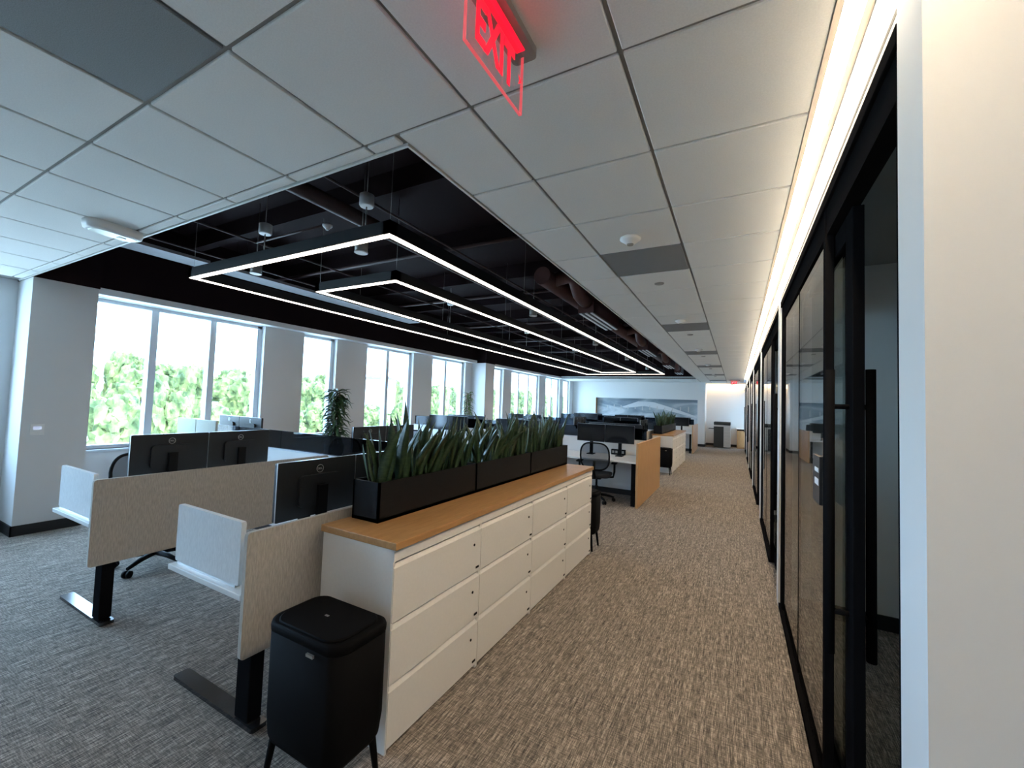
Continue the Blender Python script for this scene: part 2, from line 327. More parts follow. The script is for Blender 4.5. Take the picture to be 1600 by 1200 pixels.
can(-4.18, 2.40, 3.24, 'white canister above end bar of outer light', -.17)
for y in (6.12, 9.3, 12.8): can(-4.665, y, 3.40, 'small white canister above the side bar of the inner light', -.33)
def speaker(x, y, z, label):
    r = thing('pendant_speaker', label, 'speaker', (x, y, z), group='speakers hanging in the open ceiling'); bm = bmesh.new(); lathe(bm, [(.062, .012), (.064, .14), (.05, .15)]); obj('body', bm, 'alum', r)
    bm = bmesh.new(); lathe(bm, [(.058, 0), (.066, .004), (.066, .014), (.06, .016)]); obj('grille', bm, 'white', r)
    bm = bmesh.new(); tube(bm, (0, 0, .15), (0, 0, ZD-z), .005, n=6); obj('stem', bm, 'alum', r)
speaker(-3.32, 2.86, 3.08, 'grey pendant speaker just inside the outer light'); speaker(-5.12, 2.86, 3.08, 'grey pendant speaker between outer light and windows')
for y in (6.3, 9.85, 13.2, 16.6): speaker(-3.05, y, 3.12, 'grey pendant speaker hanging near the round ducts')
def pipe(name, pts, r, m, label, cat, group=None, n=10):
    bm = bmesh.new(); path(bm, pts, r, n); return tag(obj(name, bm, m), label, cat, group)
pipe('insulated_pipe', [(-3.47, 1.436, 3.5), (-3.47, 9, 3.5), (-3.47, 18.114, 3.5)], .075, 'pipe', 'thick dark lagged pipe running along above the pendant lights', 'pipe')
for y in (2.2, 4.3, 6.6, 9.2, 11.8, 14.6): pipe('sprinkler_pipe', [(-7.232, y, 3.62), (-1.386, y, 3.62)], .022, 'pipe', 'dark sprinkler branch pipe running across the open ceiling', 'pipe', 'sprinkler branches')
for x in (-6.05, -5.0, -2.95): pipe('conduit', [(x, 1.436, 3.42), (x, 18.114, 3.42)], .012, 'pipe', 'thin dark conduit running along the open ceiling', 'conduit', 'conduits in the open ceiling')
for y in [3.0+1.5*k for k in range(10)]: obj('joist', B(-7.2, -1.42, y, y+.12, 3.72, ZD), 'dark', deck)
rd = thing('round_duct', 'long round brown duct beside the slot diffusers', 'duct', (0, 0, 0)); bm = bmesh.new(); path(bm, [(-2.31, 5.0, 3.36), (-2.31, 12, 3.36), (-2.31, 17.8, 3.36)], .12, 18); obj('duct_run', bm, 'duct', rd)
for y in (5.6, 8.3, 11.2, 13.1, 15.6, 17.4):
    bm = bmesh.new(); box(bm, -2.32, -2.30, y, y+.025, 3.475, ZD); obj('hanger', bm, 'dark', rd)
for k, y in enumerate((5.85, 10.1, 13.9, 16.8)):
    L = (1.45, 1.35, 1.2, .9)[k]; zz = 3.0
    r = thing('slot_diffuser', ('slot diffuser with elbow duct facing bench with oak end panel', 'second slot diffuser from the exit sign along the ceiling opening', 'third slot diffuser along the ceiling opening', 'last slot diffuser close to the art wall')[k], 'diffuser', (-1.97, y, zz), group='slot diffusers')
    obj('plenum_box', B(-.12, .12, 0, L, .01, .33), 'duct', r); obj('throat', B(-.11, .11, .01, L-.01, .005, .012), 'gap', r)
    for x in (-.085, 0, .085): obj('slot_bar', B(x-.020, x+.020, .01, L-.01, -.004, .01), 'white', r)
    bm = bmesh.new(); path(bm, [(-.34, -.55, .36), (-.28, -.55, .37), (-.18, -.55, .39), (-.1, -.55, .40), (-.0, -.53, .38), (0, -.42, .30), (0, -.30, .20), (0, -.12, .17), (0, .02, .17)], .095, 14); obj('elbow_duct', bm, 'duct', r)
def hangers(parent, xs, ys, z):
    for x in xs:
        for y in ys:
            bm = bmesh.new(); tube(bm, (x, y, z), (x, y, ZD), .003, n=6); obj('hanger', bm, 'dark', parent)
for (y0, y1) in ((1.438, 2.95), (3.15, 7.3)):
    r = thing('acoustic_board', 'short pale board in open ceiling beside white ceiling edge' if y0 < 2 else 'long pale board in open ceiling above the window side', 'board', (0, 0, 0), group='pale boards in the open ceiling')
    obj('board', B(-6.75, -6.38, y0, y1, 3.40, 3.44), 'paleboard', r); hangers(r, (-6.70, -6.43), (y0+.3, y1-.25), 3.435)
def disc(x, y, z, r, label, name, cat, m='white', group=None):
    bm = bmesh.new(); lathe(bm, [(r*.35, -.045), (r*.45, -.04), (r*.8, -.022), (r, -.012), (r, 0)], n=24); o = thing(name, label, cat, (x, y, z), group=group); obj('cover', bm, m, o)
    bm = bmesh.new(); lathe(bm, [(r*.3, -.052), (r*.34, -.044)], n=16); obj('sensor', bm, 'alum', o); return o
for k in range(5): disc(-.68, 2.96+5*T*k, ZC, .072, 'white smoke detector on tile beside grey return grille', 'smoke_detector', 'detector', group='smoke detectors over the corridor')
for k in range(5):
    bm = bmesh.new(); lathe(bm, [(.03, -.012), (.042, -.008), (.045, 0)], n=20); obj('sprinkler_cap', bm, 'alum', ceil).location = (-.67, 4.17+5*T*k, ZC)
pipe('conduit', [(-5.0, 2.78, 3.42), (-3.72, 2.78, 3.42)], .012, 'pipe', 'short cross conduit ending at the white round detector', 'conduit')
disc(-3.75, 2.78, 3.412, .05, 'white round detector on a dark conduit above outer light', 'pipe_detector', 'detector')
# wireless unit on the ceiling edge
o = thing('access_point', 'white oblong unit mounted on ceiling at edge of dark opening', 'ceiling unit', (-4.12, 1.25, ZC), rz=math.radians(8))
bm = bmesh.new(); prof = ((0, 1.0), (-.03, 1.0), (-.055, .96), (-.062, .86))
rs = []
for z, s in prof: rs.append([bm.verts.new((x*s, y*s, z)) for x, y in rrect(-.09, .09, -.17, .17, .07)])
loft(bm, rs); obj('body', bm, 'white', o); bm = bmesh.new(); rs = [[bm.verts.new((x*s, y*s, z)) for x, y in rrect(-.07, .07, -.14, .14, .05)] for z, s in ((-.060, 1), (-.066, .9))]; loft(bm, rs); obj('lens', bm, 'lens', o)
obj('latch', B(-.02, .02, .03, .07, -.070, -.062), 'white', o)
# exit signs
def exit_sign(loc, rz, label, wd=.33, hp=.205):
    r = thing('exit_sign', label, 'exit sign', loc, rz)
    bm = bmesh.new(); pts = rrect(-wd/2-.03, wd/2+.03, -.045, .045, .018); prism(bm, pts, lambda u, v, q: (u, v, -q), .026); obj('canopy', bm, 'alum', r)
    obj('light_slot', B(-wd/2, wd/2-.02, -.020, .012, -.028, -.026), 'red', r)
    zt = -.03; p = obj('pane', B(-wd/2, wd/2, -.005, .005, zt-hp, zt), 'acrylic', r)
    obj('edge', boxes([(-wd/2, wd/2, -.005, .005, zt-hp-.0015, zt-hp), (-wd/2-.0015, -wd/2, -.005, .005, zt-hp, zt), (wd/2, wd/2+.0015, -.005, .005, zt-hp, zt)]), 'rededge', p)
    me = text_mesh('EXIT', 'red', .001); t = obj('lettering', me, None, p); t.rotation_euler = (PI/2, 0, 0); t.location = (-.012, -.007, zt-hp*.50)
    t.scale = (wd*.68/me['w'], hp*.66/me['h'], 1)
    bm = bmesh.new(); prism(bm, [(wd*.40, zt-hp*.42), (wd*.46, zt-hp*.50), (wd*.40, zt-hp*.58), (wd*.42, zt-hp*.50)], lambda u, v, q: (u, -.006-q, v), .001); obj('arrow', bm, 'red', p); return r
exit_sign((-.655, 1.035, ZC), PI/2, 'red edge-lit exit sign hanging from ceiling near dark opening')
exit_sign((-.06, 18.6, ZC), 0, 'small red exit sign in front of copier alcove', .30, .19)

# ------------------------------------------------------------------ storage cabinets with oak tops and planters
def cabinet_unit():
    wd, dp, h = .76, .50, .93
    r = thing('lateral_cabinet', '', 'cabinet')
    obj('body', boxes([(-dp, -.022, 0, wd, .0, h), (-.022, 0, 0, wd, .875, h), (-.022, -.004, 0, .012, 0, h), (-.022, -.004, wd-.012, wd, 0, h)]), 'cab', r)
    for z0 in (.025, .308, .592):
        z1 = z0+.272; bm = bmesh.new()
        prism(bm, [(0, z0), (0, z1-.022), (-.014, z1), (-.020, z1), (-.020, z0)], lambda u, v, q: (u, .004+q, v), wd-.008)
        d = obj('drawer', bm, 'cab', r)
        bm = bmesh.new(); tube(bm, (0, wd-.075, z1-.10), (.003, wd-.075, z1-.10), .008, n=12); obj('lock', bm, 'black', d)
        obj('label_slot', B(0, .003, wd-.05, wd-.018, z0+.022, z0+.034), 'black', d)
    return r
cab0 = cabinet_unit(); first = True
def cabinet_run(y0, labels, grp, wl):
    global first
    for k in range(4):
        if first: c = cab0; c.location = (-1.40, y0, 0); first = False; c['label'] = labels[k]; c['group'] = grp
        else: dup(cab0, (-1.40, y0+.76*k, 0), 0, labels[k], grp)
    tag(obj('wood_top', B(-1.915, -1.385, y0-.006, y0+3.046, .93, .965, bev=.003), 'oak'), wl, 'worktop')
cabinet_run(1.49, ['white three-drawer cabinet beside the black bin', 'white three-drawer cabinet second from the black bin', 'white three-drawer cabinet third from the black bin', 'white three-drawer cabinet at end facing the desk chair'], 'cabinets under the long oak top', 'long oak top over the cabinets carrying three black planters')
cabinet_run(11.24, ['white drawer cabinet beside the smaller far black bin']+['white drawer cabinet in the far run toward the copier']*3, 'cabinets in the far run', 'oak top over far cabinets with planter by art wall')
def leaf_mesh(L, wd, bend, fold, seed):
    q = random.Random(seed); bm = bmesh.new(); n = 9; rows = []; tw = q.uniform(-.7, .7)
    for i in range(n+1):
        t = i/n; ww = wd*(.45+.75*math.sin(PI*min(1, t*.9+.1))**.8)*(1 if t < .72 else max(.02, 1-((t-.72)/.28)**1.6)); a = tw*t
        cx = bend*t*t; z = L*t; ca, sa = math.cos(a), math.sin(a); th = .004*(1-t*.7)
        row = []
        for u, v in ((-ww, fold*ww), (0, -th), (ww, fold*ww), (0, th)): row.append(bm.verts.new((cx+u*ca-v*sa, u*sa+v*ca, z)))
        rows.append(row)
    loft(bm, rows); me = bpy.data.meshes.new('leaf'); bmesh.ops.recalc_face_normals(bm, faces=bm.faces[:]); bm.to_mesh(me); bm.free(); me.materials.append(MT['leaf']); return me
LEAVES = [leaf_mesh(rnd.uniform(.24, .44), rnd.uniform(.018, .031), rnd.uniform(-.10, .13), rnd.uniform(.15, .6), i) for i in range(22)]
def planter(y0, L, label, plabel, grp, np_, x0=-1.89, x1=-1.69, z0=.965, scale=1):
    h = .215; p = thing('planter_box', label, 'planter', ((x0+x1)/2, y0+L/2, z0), group=grp); hx, hy = (x1-x0)/2, L/2; t = .012
    obj('box', boxes([(-hx, hx, -hy, hy, 0, .02), (-hx, -hx+t, -hy, hy, 0, h), (hx-t, hx, -hy, hy, 0, h), (-hx, hx, -hy, -hy+t, 0, h), (-hx, hx, hy-t, hy, 0, h)]), 'planter', p)
    obj('soil', B(-hx+t, hx-t, -hy+t, hy-t, .02, h-.035), 'soil', p)
    placed = []
    for k in range(np_):
        py = y0+.085+(L-.17)*(k+.5)/np_+rnd.uniform(-.012, .012)-(.02 if k == 0 else 0); px = (x0+x1)/2+rnd.uniform(-.02, .02); zb = z0+h-.04
        sr = rnd.uniform(0, 6.28); s = thing('snake_plant', plabel, 'plant', (px, py, zb), sr, 'snake plants in '+grp)
        RM = Matrix.Translation((px, py, zb)) @ Matrix.Rotation(sr, 4, 'Z')
        for j in range(8):
            best = None
            for tr in range(26):
                me = rnd.choice(LEAVES); a = rnd.uniform(0, 2*PI); rr = rnd.uniform(.008, .060); tl = rnd.uniform(.0, .34); sz = rnd.uniform(.75, 1.15)*scale
                loc = Vector((rr*math.cos(a), rr*math.sin(a), 0)); eu = Euler((tl*math.sin(a+PI), tl*math.cos(a), rnd.uniform(0, 6.28)))
                LM = Matrix.Translation(loc) @ eu.to_matrix().to_4x4() @ Matrix.Diagonal((1, 1, sz, 1)); W = RM @ LM
                vs = [W @ v.co for v in me.vertices]; low = [v for v in vs if v.z < z0+h+.045]; m = t+.001
                dx = max(0, x0+m-min(v.x for v in low))-max(0, max(v.x for v in low)-x1+m); dy = max(0, y0+m-min(v.y for v in low))-max(0, max(v.y for v in low)-y0-L+m)
                sh = Vector((dx, dy, 0)); vs = [v+sh for v in vs]; bt = BVHTree.FromPolygons(vs, [p_.vertices[:] for p_ in me.polygons])
                n = sum(len(bt.overlap(q)) for q in placed)
                if best is None or n < best[0]: best = (n, me, loc+RM.to_3x3().inverted() @ sh, eu, sz, bt)
                if n == 0: break
            n, me, loc, eu, sz, bt = best; placed.append(bt)
            o = obj('leaf', me, None, s); o.location = loc; o.rotation_euler = eu; o.scale = (1, 1, sz)
planter(1.66, .955, 'black rectangular planter on oak top nearest the bin', 'snake plant in the planter nearest the bin', 'planters on the long oak top', 9)
planter(2.62, .925, 'black rectangular planter in the middle of the oak top', 'snake plant in the middle planter', 'planters on the long oak top', 9)
planter(3.55, .955, 'black rectangular planter at end of oak top toward chair', 'snake plant in the planter toward the chair', 'planters on the long oak top', 9)
for k in range(3): planter(11.36+.95*k, .945, 'black planter on the far oak top', 'snake plant on the far oak top', 'planters on the far oak top', 5)

# ------------------------------------------------------------------ bin
def bin_(loc, label, rz=0, s=1):
    r = thing('pedal_bin', label, 'bin', loc, rz); bm = bmesh.new()
    def outl(k, z):
        pts = []
        for x, y in rrect(-.23*k, .23*k, -.135*k, .135*k, .06):
            if y < 0: y -= .035*(1-(x/.23)**2)
            pts.append(bm.verts.new((x*s, y*s, z*s)))
        return pts
    loft(bm, [outl(.90, .19), outl(.96, .215), outl(1, .30), outl(1, .648)]); obj('body', bm, 'binblack', r)
    bm = bmesh.new(); loft(bm, [outl(1.006, .640), outl(1.012, .660), outl(.99, .674), outl(.93, .678)]); ld = obj('lid_ring', bm, 'binblack', r)
    bm = bmesh.new(); loft(bm, [outl(.86, .674), outl(.86, .683), outl(.83, .687)]); fl = obj('lid', bm, 'binblack', r)
    obj('push_mark', B(-.02*s, .0*s, -.015*s, -.005*s, .686*s, .689*s), 'silver', fl)
    obj('maker_tag', B(.075*s, .115*s, -.169*s, -.160*s, .622*s, .633*s), 'alum', r)
    for x in (-.17, .17):
        for y in (-.11, .10):
            bm = bmesh.new(); tube(bm, (x*s, y*s, .22*s), ((x*1.16)*s, (y*1.2)*s, 0), .017*s, .011*s, n=10); obj('leg', bm, 'binblack', r)
    return r
bin_((-1.545, 1.27, 0), 'black oval-fronted bin on legs beside white cabinet')
bin_((-1.60, 11.02, 0), 'smaller far black bin at the end of far cabinets', 0, .95)
bin_((-1.60, 4.75, 0), 'black bin mostly hidden beyond end of near cabinets', PI, .95)

# ------------------------------------------------------------------ monitors, desks, chairs
def monitor_parts(r, stand=True, logo=True):
    wd, h = .525, .325
    bm = bmesh.new(); prism(bm, rrect(-wd/2, wd/2, 0, h, .008, 3), lambda u, v, q: (u, q, v), .028); sh = obj('housing', bm, 'bezel', r)
    obj('screen', B(-wd/2+.006, wd/2-.006, .028, .030, .014, h-.006), 'screen', sh)
    obj('rim', boxes([(-wd/2, wd/2, .0, .012, h, h+.002), (-wd/2-.0015, -wd/2, 0, .008, 0, h)]), 'silver', r)
    bm = bmesh.new(); prism(bm, rrect(-.14, .14, .06, .24, .03), lambda u, v, q: (u, -.022+q, v), .024); obj('back_bulge', bm, 'bezel', r)
    if logo:
        bm = bmesh.new(); A = [ring(bm, (0, -.001+dy, h-.055), (0, 1, 0), rr, 28) for dy, rr in ((0, .024), (-.0015, .024), (-.0015, .0205), (0, .0205))]; loft(bm, A+[A[0]], caps=False); lg = obj('logo_ring', bm, 'silver', r)
        t = obj('logo_lettering', TXT, None, lg); t.rotation_euler = (PI/2, 0, 0); t.location = (0, -.0005, h-.055); t.scale = (.030/TXT['w'], .011/TXT['h'], 1)
    if stand:
        bm = bmesh.new(); box(bm, -.03, .03, -.045, -.02, -.22, .18); box(bm, -.06, .06, -.10, .07, -.235, -.222); obj('stand', bm, 'black', r)
TXT = text_mesh('DELL', 'silver', .001)
mon0 = thing('monitor', 'm', 'monitor'); monitor_parts(mon0); mfirst = True
def monitor(x, y, z, rz, label, group='monitors on the desks'):
    """local +Y is the screen side; z is the lower edge"""
    global mfirst
    if mfirst: mfirst = False; mon0.location = (x, y, z); mon0.rotation_euler = (0, 0, rz); mon0['label'] = label; mon0['group'] = group; return mon0
    return dup(mon0, (x, y, z), rz, label, group)
def sit_stand_desk(x, y0, y1, zt, label, foot='gloss', screen=True, near=True):
    r = thing('standing_desk', label, 'desk', (x, y0, 0)); L = y1-y0
    obj('worktop', B(-.71, -.02, 0, L, zt-.028, zt, bev=.003), 'laminate', r)
    for yy in (.14, L-.14):
        lg = obj('leg', B(-.19, -.08, yy-.035, yy+.035, .03, zt-.06, bev=.004), 'blackmetal', r); bm = bmesh.new()
        prism(bm, rrect(-.80, -.03, yy-.04, yy+.04, .015, 3), lambda u, v, q: (u, v, .004+q), .022); obj('foot', bm, foot, lg)
    obj('crossbar', B(-.15, -.11, .14, L-.14, zt-.10, zt-.05), 'blackmetal', r)
    obj('cable_tray', B(-.20, -.06, .3, L-.3, zt-.16, zt-.11), 'blackmetal', r)
    bm = bmesh.new(); prism(bm, rrect(0, L, zt-.29, zt+.29, .018, 4), lambda u, v, q: (-.012+q, u, v), .024); obj('privacy_panel', bm, 'taupe', r)
    if screen:
        ye = 0.03 if near else L-.055
        bm = bmesh.new(); prism(bm, rrect(-.705, -.095, zt+.012, zt+.315, .012, 4), lambda u, v, q: (u, ye+q, v), .024); s = obj('end_screen', bm, 'fabricw', r)
        obj('screen_bracket', B(-.68, -.12, ye-.0, ye+.024, zt, zt+.014), 'silver', s)
    return r
sit_stand_desk(-2.0, 1.15, 2.97, .70, 'standing desk with taupe panel behind the white cabinets')
sit_stand_desk(-3.79, 1.15, 2.97, .73, 'standing desk with taupe panel and shiny foot further toward windows')
sit_stand_desk(-2.0, 3.17, 4.98, .72, 'standing desk behind planters beyond the white spine panels', near=False)
sit_stand_desk(-3.79, 3.17, 4.98, .72, 'standing desk beyond the white spine toward windows', near=False)
G = 'monitors on the standing desks'
for x, zz, lb in ((-2.20, .935, 'desk behind the cabinets'), (-4.02, .965, 'desk with shiny foot')):
    monitor(x, 1.675, zz, PI/2, 'black monitor near the end screen on standing '+lb, G); monitor(x, 2.205, zz, PI/2, 'black monitor toward the spine on standing '+lb, G)
for x in (-2.2, -4.02):
    for y in (3.75, 4.28): monitor(x, y, .955, PI/2, 'black monitor on a standing desk beyond the smoked glass', G)
# spine between the two desk groups
def spine(y, x0, x1, label, zt=1.0, gz=1.21, glass_from=None, n=5, far=False):
    r = thing('desk_spine', label, 'divider', ((x0+x1)/2, y, 0)); hx = (x1-x0)/2; wd = (x1-x0)/n
    for k in range(n): obj('panel', B(-hx+wd*k+.003, -hx+wd*(k+1)-.003, -.035, .035, .10, zt-.012), 'laminate', r)
    obj('base', B(-hx, hx, -.03, .03, 0, .10), 'base', r); obj('cap', B(-hx, hx, -.045, .045, zt-.012, zt, bev=.002), 'steel', r)
    g0 = -hx if glass_from is None else glass_from-(x0+x1)/2; m = 3; gw = (hx-g0)/m
    for k in range(m): obj('glass_screen', B(g0+gw*k+.004, g0+gw*(k+1)-.004, -.006, .006, zt, gz, bev=.001), 'smoke', r)
    return r
sp = spine(3.07, -7.2, -1.96, 'white spine panel with smoked glass between the standing desks', glass_from=-6.15)
for k in range(2): obj('fabric_screen', B(-2.62+.52*k, -2.62+.52*k+.505, -.02, .02, 1.0, 1.25, bev=.004), 'beige', sp)
# low white storage under the spine on the window side
def fixed_desk(x0, x1, y0, y1, label, zt=.74):
    r = thing('bench_desk', label, 'desk', ((x0+x1)/2, (y0+y1)/2, 0)); hx, hy = (x1-x0)/2, (y1-y0)/2
    obj('worktop', B(-hx, hx, -hy, hy, zt-.03, zt, bev=.003), 'laminate', r); obj('modesty_panel', B(-hx+.05, hx-.05, hy-.03 if y0 < 1e9 else 0, hy-.01, .15, zt-.03), 'laminate', r)
    for x in (-hx+.06, hx-.06): obj('leg', B(x-.03, x+.03, -hy+.08, -hy+.14, 0, zt-.03), 'blackmetal', r)
    return r
fixed_desk(-7.1, -5.5, 3.13, 3.85, 'white desk under the window beyond beige screens')
monitor(-6.62, 3.45, .975, 0, 'black monitor behind smoked glass against first window', 'monitors by the window'); monitor(-6.08, 3.45, .975, 0, 'black monitor behind smoked glass against first window', 'monitors by the window')
def bench(ys, xs, lab, wp, full=True):
    """bench along X: spine at ys, seats on both sides, oak end panel at X=-1.40"""
    spine(ys, -7.0, -1.44, 'white spine with smoked glass '+lab, zt=1.03, gz=1.24, n=3)
    tag(obj('end_panel', B(-1.425, -1.39, ys-.99, ys+1.25, 0, 1.045, bev=.002), 'oak2'), wp, 'panel')
    for k, x in enumerate(xs):
        st = ('seat by oak end panel', 'middle seat', 'seat toward windows')[k]
        for s, nm in ((-1, 'near'), (1, 'rear')):
            y0, y1 = (ys-.97, ys-.05) if s < 0 else (ys+.05, ys+.97)
            fixed_desk(x-.88, x+.69, y0, y1, 'white bench desk at %s %s, bench %s' % (nm, st, lab))
            for dx in (-.27, .265): monitor(x+dx, ys+s*.34, .975, PI if s < 0 else 0, 'black monitor at %s %s, bench %s' % (nm, st, lab), 'monitors on bench '+lab)
bench(7.95, (-2.12, -3.92, -5.72), 'beside the desk chair', 'oak end panel next to the desk chair')
bench(17.7, (-2.12, -3.92, -5.72), 'in front of art wall', 'oak end panel near the copier')
sit_stand_desk(-2.0, 10.9, 12.65, .74, 'standing desk behind the far cabinets'); sit_stand_desk(-3.79, 10.9, 12.65, .74, 'standing desk two rows behind the far cabinets')
spine(12.76, -6.9, -1.96, 'white spine with smoked glass behind far cabinets')
sit_stand_desk(-2.0, 12.88, 14.6, .74, 'standing desk beyond far spine behind the cabinets', near=False); sit_stand_desk(-3.79, 12.88, 14.6, .74, 'standing desk beyond far spine toward windows', near=False)
for x in (-2.2, -4.02):
    for y in (11.45, 11.98): monitor(x, y, .975, PI/2, 'black monitor on standing desks behind far cabinets', 'monitors behind far cabinets')
fixed_desk(-6.5, -5.1, 11.2, 11.95, 'white desk by the window column in far desk group')
for x in (-6.1, -5.5): monitor(x, 11.6, .975, PI, 'black monitor by window column in far desk group', 'monitors by the column')
fixed_desk(-3.76, -2.84, 12.95, 13.6, 'white desk just beyond far spine before art wall')
for x in (-3.50, -2.96): monitor(x, 13.3, .975, PI, 'black monitor raised above far spine before art wall', 'monitors above the far spine')
# power box and papers on the bench by the chair
o = thing('power_module', 'black power module on bench desk behind the chair', 'power module', (-1.93, 7.84, .74)); obj('body', B(-.13, .13, -.03, .03, 0, .10, bev=.004), 'black', o); 
for x in (-.09, -.03, .03, .09): obj('socket', B(x-.02, x+.02, -.033, -.03, .03, .075), 'alum', o)
def chair():
    r = thing('task_chair', 'c', 'chair')
    for k in range(5):
        a = 2*PI*k/5+.3; d = Vector((math.cos(a), math.sin(a), 0)); bm = bmesh.new(); path(bm, [(0, 0, .12), d*.16+Vector((0, 0, .105)), d*.30+Vector((0, 0, .075))], [.026, .022, .015], 8); b = obj('base_arm', bm, 'black', r)
        bm = bmesh.new(); p = d*.30; q = d.cross(Vector((0, 0, 1)))
        for s in (-1, 1): tube(bm, p+q*.010*s+Vector((0, 0, .03)), p+q*.028*s+Vector((0, 0, .03)), .03, n=14)
        obj('caster', bm, 'black', b)
    bm = bmesh.new(); tube(bm, (0, 0, .10), (0, 0, .26), .03); tube(bm, (0, 0, .26), (0, 0, .40), .018); box(bm, -.09, .09, -.12, .10, .385, .43, bev=.01); obj('gas_column', bm, 'black', r)
    bm = bmesh.new(); rs = [[bm.verts.new((x*s, y*s, z)) for x, y in rrect(-.25, .25, -.24, .24, .09)] for z, s in ((.425, .86), (.435, .97), (.465, 1), (.485, .97), (.492, .8))]; loft(bm, rs); obj('seat', bm, 'mesh', r)
    def back(u, v): # u -1..1, v 0..1
        y = -.24-.05*math.sin(v*2.2)-.06*v+.05*u*u; return Vector((.24*u*(1-.12*(2*v-1)**2), y, .56+.46*v))
    pts = []
    for i in range(40):
        a = 2*PI*i/40; ca, sa = math.cos(a), math.sin(a); e = .55; u = math.copysign(abs(ca)**e, ca); v = .5+.5*math.copysign(abs(sa)**e, sa); pts.append(back(u, v))
    bm = bmesh.new(); path(bm, pts+[pts[0]], .014, 8); fr = obj('back_frame', bm, 'black', r)
    bm = bmesh.new(); c = bm.verts.new(back(0, .5)); g = [bm.verts.new(p) for p in pts]; 
    for i in range(40): bm.faces.new((c, g[i], g[(i+1) % 40]))
    obj('mesh_back', bm, MT['chairnet'], r)
    bm = bmesh.new(); path(bm, [(0, -.08, .41), (0, -.26, .44), (0, -.33, .55), (0, -.325, .72)], [.03, .028, .024, .02], 8); obj('back_spine', bm, 'black', r)
    for s in (-1, 1):
        bm = bmesh.new(); path(bm, [(s*.12, 0, .41), (s*.28, 0, .43), (s*.30, -.02, .52), (s*.30, -.02, .66)], .018, 8); am = obj('arm_post', bm, 'black', r)
        obj('arm_pad', B(s*.30-.045, s*.30+.045, -.13, .13, .66, .69, bev=.012), 'black', am)
    return r
nt = bpy.data.materials.new('chairnet'); nt.use_nodes = True; MT['chairnet'] = glass('chair_net', (.35, .36, .38), 1.1, .6)
ch0 = chair(); ch0.location = (-2.12, 7.12, 0); ch0.rotation_euler = (0, 0, math.radians(8)); ch0['label'] = 'black mesh office chair in front of two dark monitors by oak panel'; ch0['group'] = 'office chairs'
dup(ch0, (-4.80, 1.93, 0), -PI/2+.25, 'black mesh office chair behind standing desk with shiny foot')
dup(ch0, (-3.92, 6.75, 0), 0, 'black mesh office chair at middle seat of the bench beyond planters')
dup(ch0, (-5.72, 6.75, 0), .2, 'black mesh office chair at bench seat nearest the windows'); dup(ch0, (-3.0, 11.8, 0), -PI/2, 'black mesh office chair behind the far cabinets')
# ------------------------------------------------------------------ tall plants
def strap_plant(loc, label, z0, z1, rad, nl, m, pot_h, seed):
    q = random.Random(seed); r = thing('potted_plant', label, 'plant', loc); bm = bmesh.new(); lathe(bm, [(.13, 0), (.17, pot_h*.5), (.18, pot_h), (.165, pot_h), (.16, pot_h-.04)]); obj('pot', bm, 'pot', r)
    bm = bmesh.new()
    for k in range(3): path(bm, [(.03*k-.03, .02*(k-1), pot_h-.05), (.03*k-.04, .03*(k-1), (z0+z1)/2), (.04*k-.04, .03*(k-1), z1-.12)], .013, 6)
    obj('stem', bm, 'bark', r); bm = bmesh.new()
    for i in range(nl):
        t = i/nl; z = z0+(z1-z0-.12)*t; a = i*2.4+q.uniform(-.4, .4); d = Vector((math.cos(a), math.sin(a), 0)); sd = Vector((-d.y, d.x, 0)); L = rad*q.uniform(.7, 1.1); up = q.uniform(.1, .9); wd = .021*rad/.2; row = []
        for j in range(6):
            u = j/5; p = d*(L*u)+Vector((0, 0, z+L*(up*u-.75*u*u*q.uniform(.7, 1.2)))); ww = wd*(math.sin(PI*(u*.85+.12)))
            row.append((bm.verts.new(p-sd*ww+Vector((0, 0, ww*.5))), bm.verts.new(p), bm.verts.new(p+sd*ww+Vector((0, 0, ww*.5)))))
        for A, D in zip(row, row[1:]):
            for s in (0, 1): bm.faces.new((A[s], A[s+1], D[s+1], D[s]))
    f = obj('foliage', bm, m, r); f['kind'] = 'stuff'
strap_plant((-6.75, 5.42, 0), 'bushy dark dracaena in pot before single-pane window', .82, 1.86, .31, 170, 'leaf2', .72, 3)
strap_plant((-6.45, 9.45, 0), 'slim bright green plant beside window column', .95, 1.98, .20, 90, 'leaf3', .5, 5)
